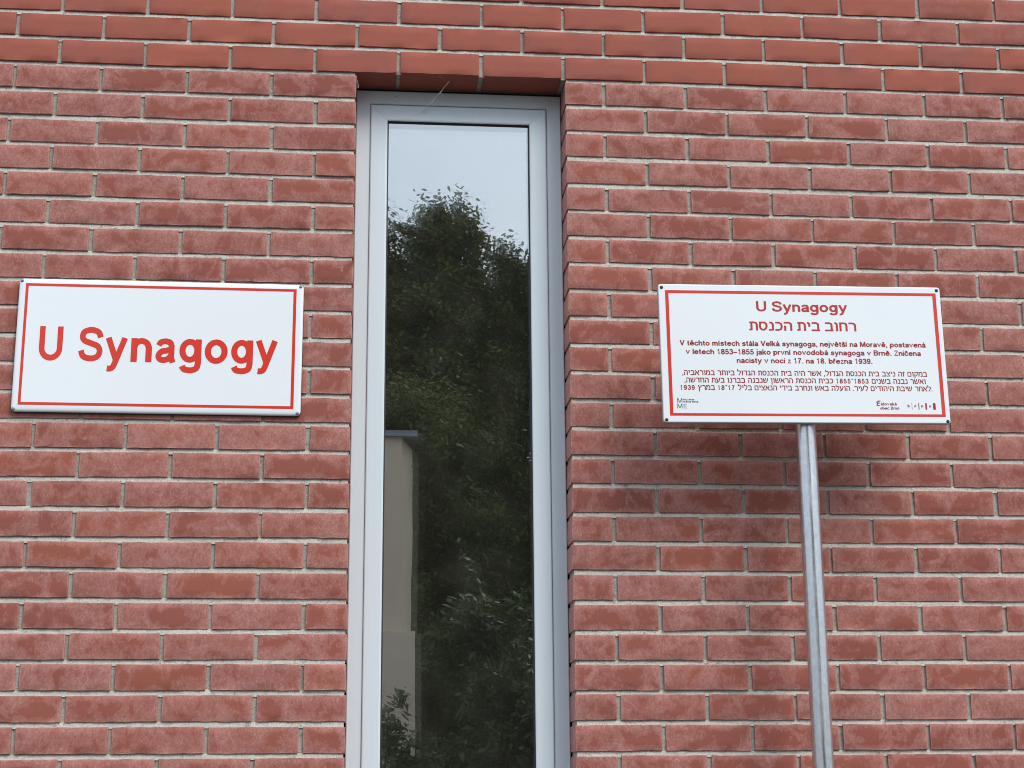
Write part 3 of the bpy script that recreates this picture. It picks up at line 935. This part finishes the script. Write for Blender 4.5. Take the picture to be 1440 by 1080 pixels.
# ---------------------------------------------------------------- what the glass mirrors: trees, shrubs and a house across the road
def leaf_mesh(name, centers, norms, sizes, lr, mat, parent, slim=.42):
    n = len(centers)
    c = np.asarray(centers); nr = np.asarray(norms); nr = nr / np.linalg.norm(nr, axis=1, keepdims=True)
    a = rng.normal(size=(n, 3)); a -= (a * nr).sum(1, keepdims=True) * nr; a /= np.linalg.norm(a, axis=1, keepdims=True)
    bb = np.cross(nr, a); s = np.asarray(sizes)[:, None]
    droop = np.array([0, 0, -1.0])
    v = np.empty((n, 6, 3))
    v[:, 0] = c - a * s * .5
    v[:, 1] = c - a * s * .12 + bb * s * slim * .5
    v[:, 2] = c + a * s * .22 + bb * s * slim * .36
    v[:, 3] = c + a * s * .55 + droop * s * .08
    v[:, 4] = c + a * s * .22 - bb * s * slim * .36
    v[:, 5] = c - a * s * .12 - bb * s * slim * .5
    idx = np.arange(n * 6).reshape(n, 6)
    me = bpy.data.meshes.new(name)
    me.vertices.add(n * 6); me.vertices.foreach_set("co", v.astype(np.float32).ravel())
    me.loops.add(n * 6); me.loops.foreach_set("vertex_index", idx.ravel().astype(np.int32))
    me.polygons.add(n); me.polygons.foreach_set("loop_start", (np.arange(n) * 6).astype(np.int32))
    at = me.attributes.new("lr", 'FLOAT', 'POINT'); at.data.foreach_set("value", np.repeat(np.asarray(lr), 6).astype(np.float32))
    me.update(calc_edges=True); me.validate()
    return link(name, me, mat, parent)

def tree(name, x, y, h, clumps, n_leaves, size, mat, label, cat, group, trunk_r=.2):
    """clumps: (dx, dy, z, rx, rz)"""
    t = empty(name, (x, y, 0), label, cat, group)
    b = MB()
    zt = max(c[2] for c in clumps)
    pts = [(0, 0, -.1), (.05, .03, h * .2), (-.06, .05, h * .42), (.04, -.04, h * .62), (.0, .0, zt)]
    b.tube(pts, [trunk_r * 1.25, trunk_r, trunk_r * .8, trunk_r * .5, .03], 10)
    for dx, dy, z, rx, rz in clumps:
        z0 = max(h * .18, z - abs(dx) - abs(dy) - rz * .8)
        z0 = min(z0, zt * .9)
        b.tube([(0, 0, z0), (dx * .45, dy * .45, (z0 + z) / 2 + .1), (dx, dy, z)], [trunk_r * .45, trunk_r * .28, .02], 6)
    b.build("trunk", M_bark, t)
    wts = np.array([c[3] ** 2 * c[4] for c in clumps]); wts *= np.array([2.4 if c[2] > h * .78 else 1.0 for c in clumps]); wts /= wts.sum()
    cs, ns, ss, lr = [], [], [], []
    for (dx, dy, z, rx, rz), wt in zip(clumps, wts):
        k = int(n_leaves * wt)
        d = rng.normal(size=(k, 3)); d /= np.linalg.norm(d, axis=1, keepdims=True)
        rad = rng.random(k) ** .36
        ns_ = max(12, int(70 * rx * rz))
        sd_ = rng.normal(size=(ns_, 3)); sd_ /= np.linalg.norm(sd_, axis=1, keepdims=True)
        sp_ = sd_ * (rng.random(ns_) ** .38)[:, None] * .9
        pick = rng.integers(0, ns_, k)
        tw = rng.normal(size=(k, 3)) * (.10 if size < .14 else .2)
        q_ = sp_[pick] + tw
        rad = np.linalg.norm(q_, axis=1); d = q_ / rad[:, None]
        lump = np.array([mnoise.noise(Vector((q[0]*3.4 + dx*3, q[1]*3.4 + dy*3, q[2]*3.4 + z))) for q in d])
        rad = np.minimum(rad, 1.12) * (1.0 + .35 * lump)
        p = d * rad[:, None] * np.array([rx, rx, rz]) + np.array([dx, dy, z])
        # twigs: pull leaves together in sprays
        g = np.array([mnoise.noise(Vector(q * 1.9)) for q in p])
        keep = g > -.6
        p = p[keep]; d2 = d[keep]
        cs.append(p); nn = rng.normal(size=p.shape) * .7 + d2 * .5 + np.array([0, 0, .7]); ns.append(nn)
        ss.append(size * rng.uniform(.6, 1.25, len(p))); lr.append(np.clip(rng.normal(.5, .25, len(p)) + .25 * lump[keep], 0, 1))
    leaf_mesh("crown", np.concatenate(cs), np.concatenate(ns), np.concatenate(ss), np.concatenate(lr), mat, t)
    return t

TG = "trees mirrored in the window"
tree("broadleaf_tree", .9, -18.0, 10, [(-1.3,0,9.1,1.2,1.5),(.40,.1,9.15,.80,1.2),(.95,0,7.0,.95,1.2),(.55,.15,8.0,.85,1.0),(1.0,.2,5.8,1.0,1.1),(.1,.1,9.2,.6,.9),(-.2,.2,8.3,1.0,1.2),(.2,-.6,7.0,1.6,1.5),(-1.6,.5,7.0,1.7,1.6),(-.6,1.3,6.0,1.7,1.6),(.2,0,5.0,1.6,1.5),(-1.8,-.6,5.0,1.6,1.4),(-3.2,.2,7.2,1.4,1.5),(-.4,.8,3.6,1.5,1.2)],
     200000, .095, M_leafB, "tallest broadleaf tree mirrored in the window, its pointed top against the sky", "tree", TG, .24)
tree("broadleaf_tree", 3.1, -18.6, 9, [(-.75,.2,8.55,.9,1.2),(-.35,.1,7.7,.9,1.3),(-.95,.3,7.6,.8,1.1),(.1,0,8.5,1.2,1.4),(1.3,.4,7.2,1.3,1.2),(-.7,.4,5.9,1.2,1.3),(.7,-.5,5.7,1.5,1.4),(-.9,-.2,4.5,1.3,1.3),(.3,.8,4.2,1.6,1.4),(1.7,0,5.2,1.5,1.4),(-.2,0,3.0,1.4,1.1)],
     150000, .095, M_leafA, "lower dark tree to the right of the tallest one in the window reflection", "tree", TG, .2)
tree("broadleaf_tree", 1.6, -25.5, 9, [(-2.2,0,7.5,2.2,2.0),(0,0,6.5,2.4,2.2),(2.3,.3,6.8,2.2,2.0),(-1.2,.5,4.2,2.4,2.0),(1.4,.2,3.9,2.4,2.0),(3.5,0,4.4,2.0,2.0),(-3.5,0,4.6,2.0,2.0),(-2.2,.3,1.9,2.3,1.7),(0,.4,1.8,2.3,1.8),(2.2,.2,1.9,2.3,1.7)],
     60000, .20, M_leafA, "broad dark tree standing behind the other two in the window reflection", "tree", TG, .26)
SG = "shrubs mirrored in the window"
tree("leafy_shrub", .55, -11.4, 2.6, [(-.35,0,2.0,.55,.7),(.05,.2,1.3,.7,.7),(-.8,.1,1.5,.7,.8)], 6000, .10, M_leafC,
     "loose shrub before the pale plinth at the left foot of the window reflection", "shrub", SG, .03)
tree("leafy_shrub", 1.55, -12.2, 4.2, [(-.25,0,3.2,.6,.9),(.4,.2,2.6,.7,.9),(-.2,-.1,2.0,.7,.8),(.3,.1,1.4,.8,.8),(1.0,0,2.0,.7,.8)], 15000, .105, M_leafC,
     "dense arching shrub in the middle of the window reflection, taller than the others", "shrub", SG, .04)
tree("leafy_shrub", 2.6, -12.6, 2.6, [(-.2,0,1.9,.5,.7),(.3,.2,1.4,.7,.7),(.9,.1,2.1,.7,.8)], 4500, .10, M_leafC,
     "low thin shrub at the right foot of the window reflection", "shrub", SG, .03)

# beige house
def mir(px, py, Y):
    """the point at depth Y seen at pixel px, py by way of the pane"""
    d = f + rt2 * ((px - 720) / 2291.83) - up2 * ((py - 540) / 2291.83)
    t = ((2 * .1155 - Y) + 4.53238) / d.y
    p = M.translation + d * t
    return p.x, p.z
HY = -14.5
xr, zr = mir(566, 614, HY); xe, _ = mir(583, 700, HY)
_, zpl = mir(560, 888, HY)
hx0 = xr - 3.4
house = empty("rendered_house", (xr - 1.7, HY - 2, 0), "beige rendered house with a grey metal roof edge, mirrored at the window's left side", "house")
b = MB()
b.box((hx0, HY - 4.0, 0.02), (xr, HY, zr)); 
b.add([(xr, HY - .0, zpl), (xe, HY - .75, zpl), (xe, HY - .75, zr), (xr, HY, zr), (xe, HY - 4, zpl), (xe, HY - 4, zr), (xr, HY - 4, zr), (xr, HY - 4, zpl)],
      [(0,1,2,3), (1,4,5,2), (0,7,4,1), (3,2,5,6)])
o = b.build("wall", M_render); place(o, house)
b = MB(); b.box((hx0 - .05, HY - 4.05, zr + .001), (xe + .035, HY + .05, zr + .075))
o = b.build("roof_edge", M_cap, bevel=.006); place(o, house)
b = MB(); b.box((hx0 - .1, HY - 4.1, 0.03), (xe + .02, HY + .12, zpl - .002))
o = b.build("plinth", M_render2); place(o, house)
bpy.context.view_layer.update()
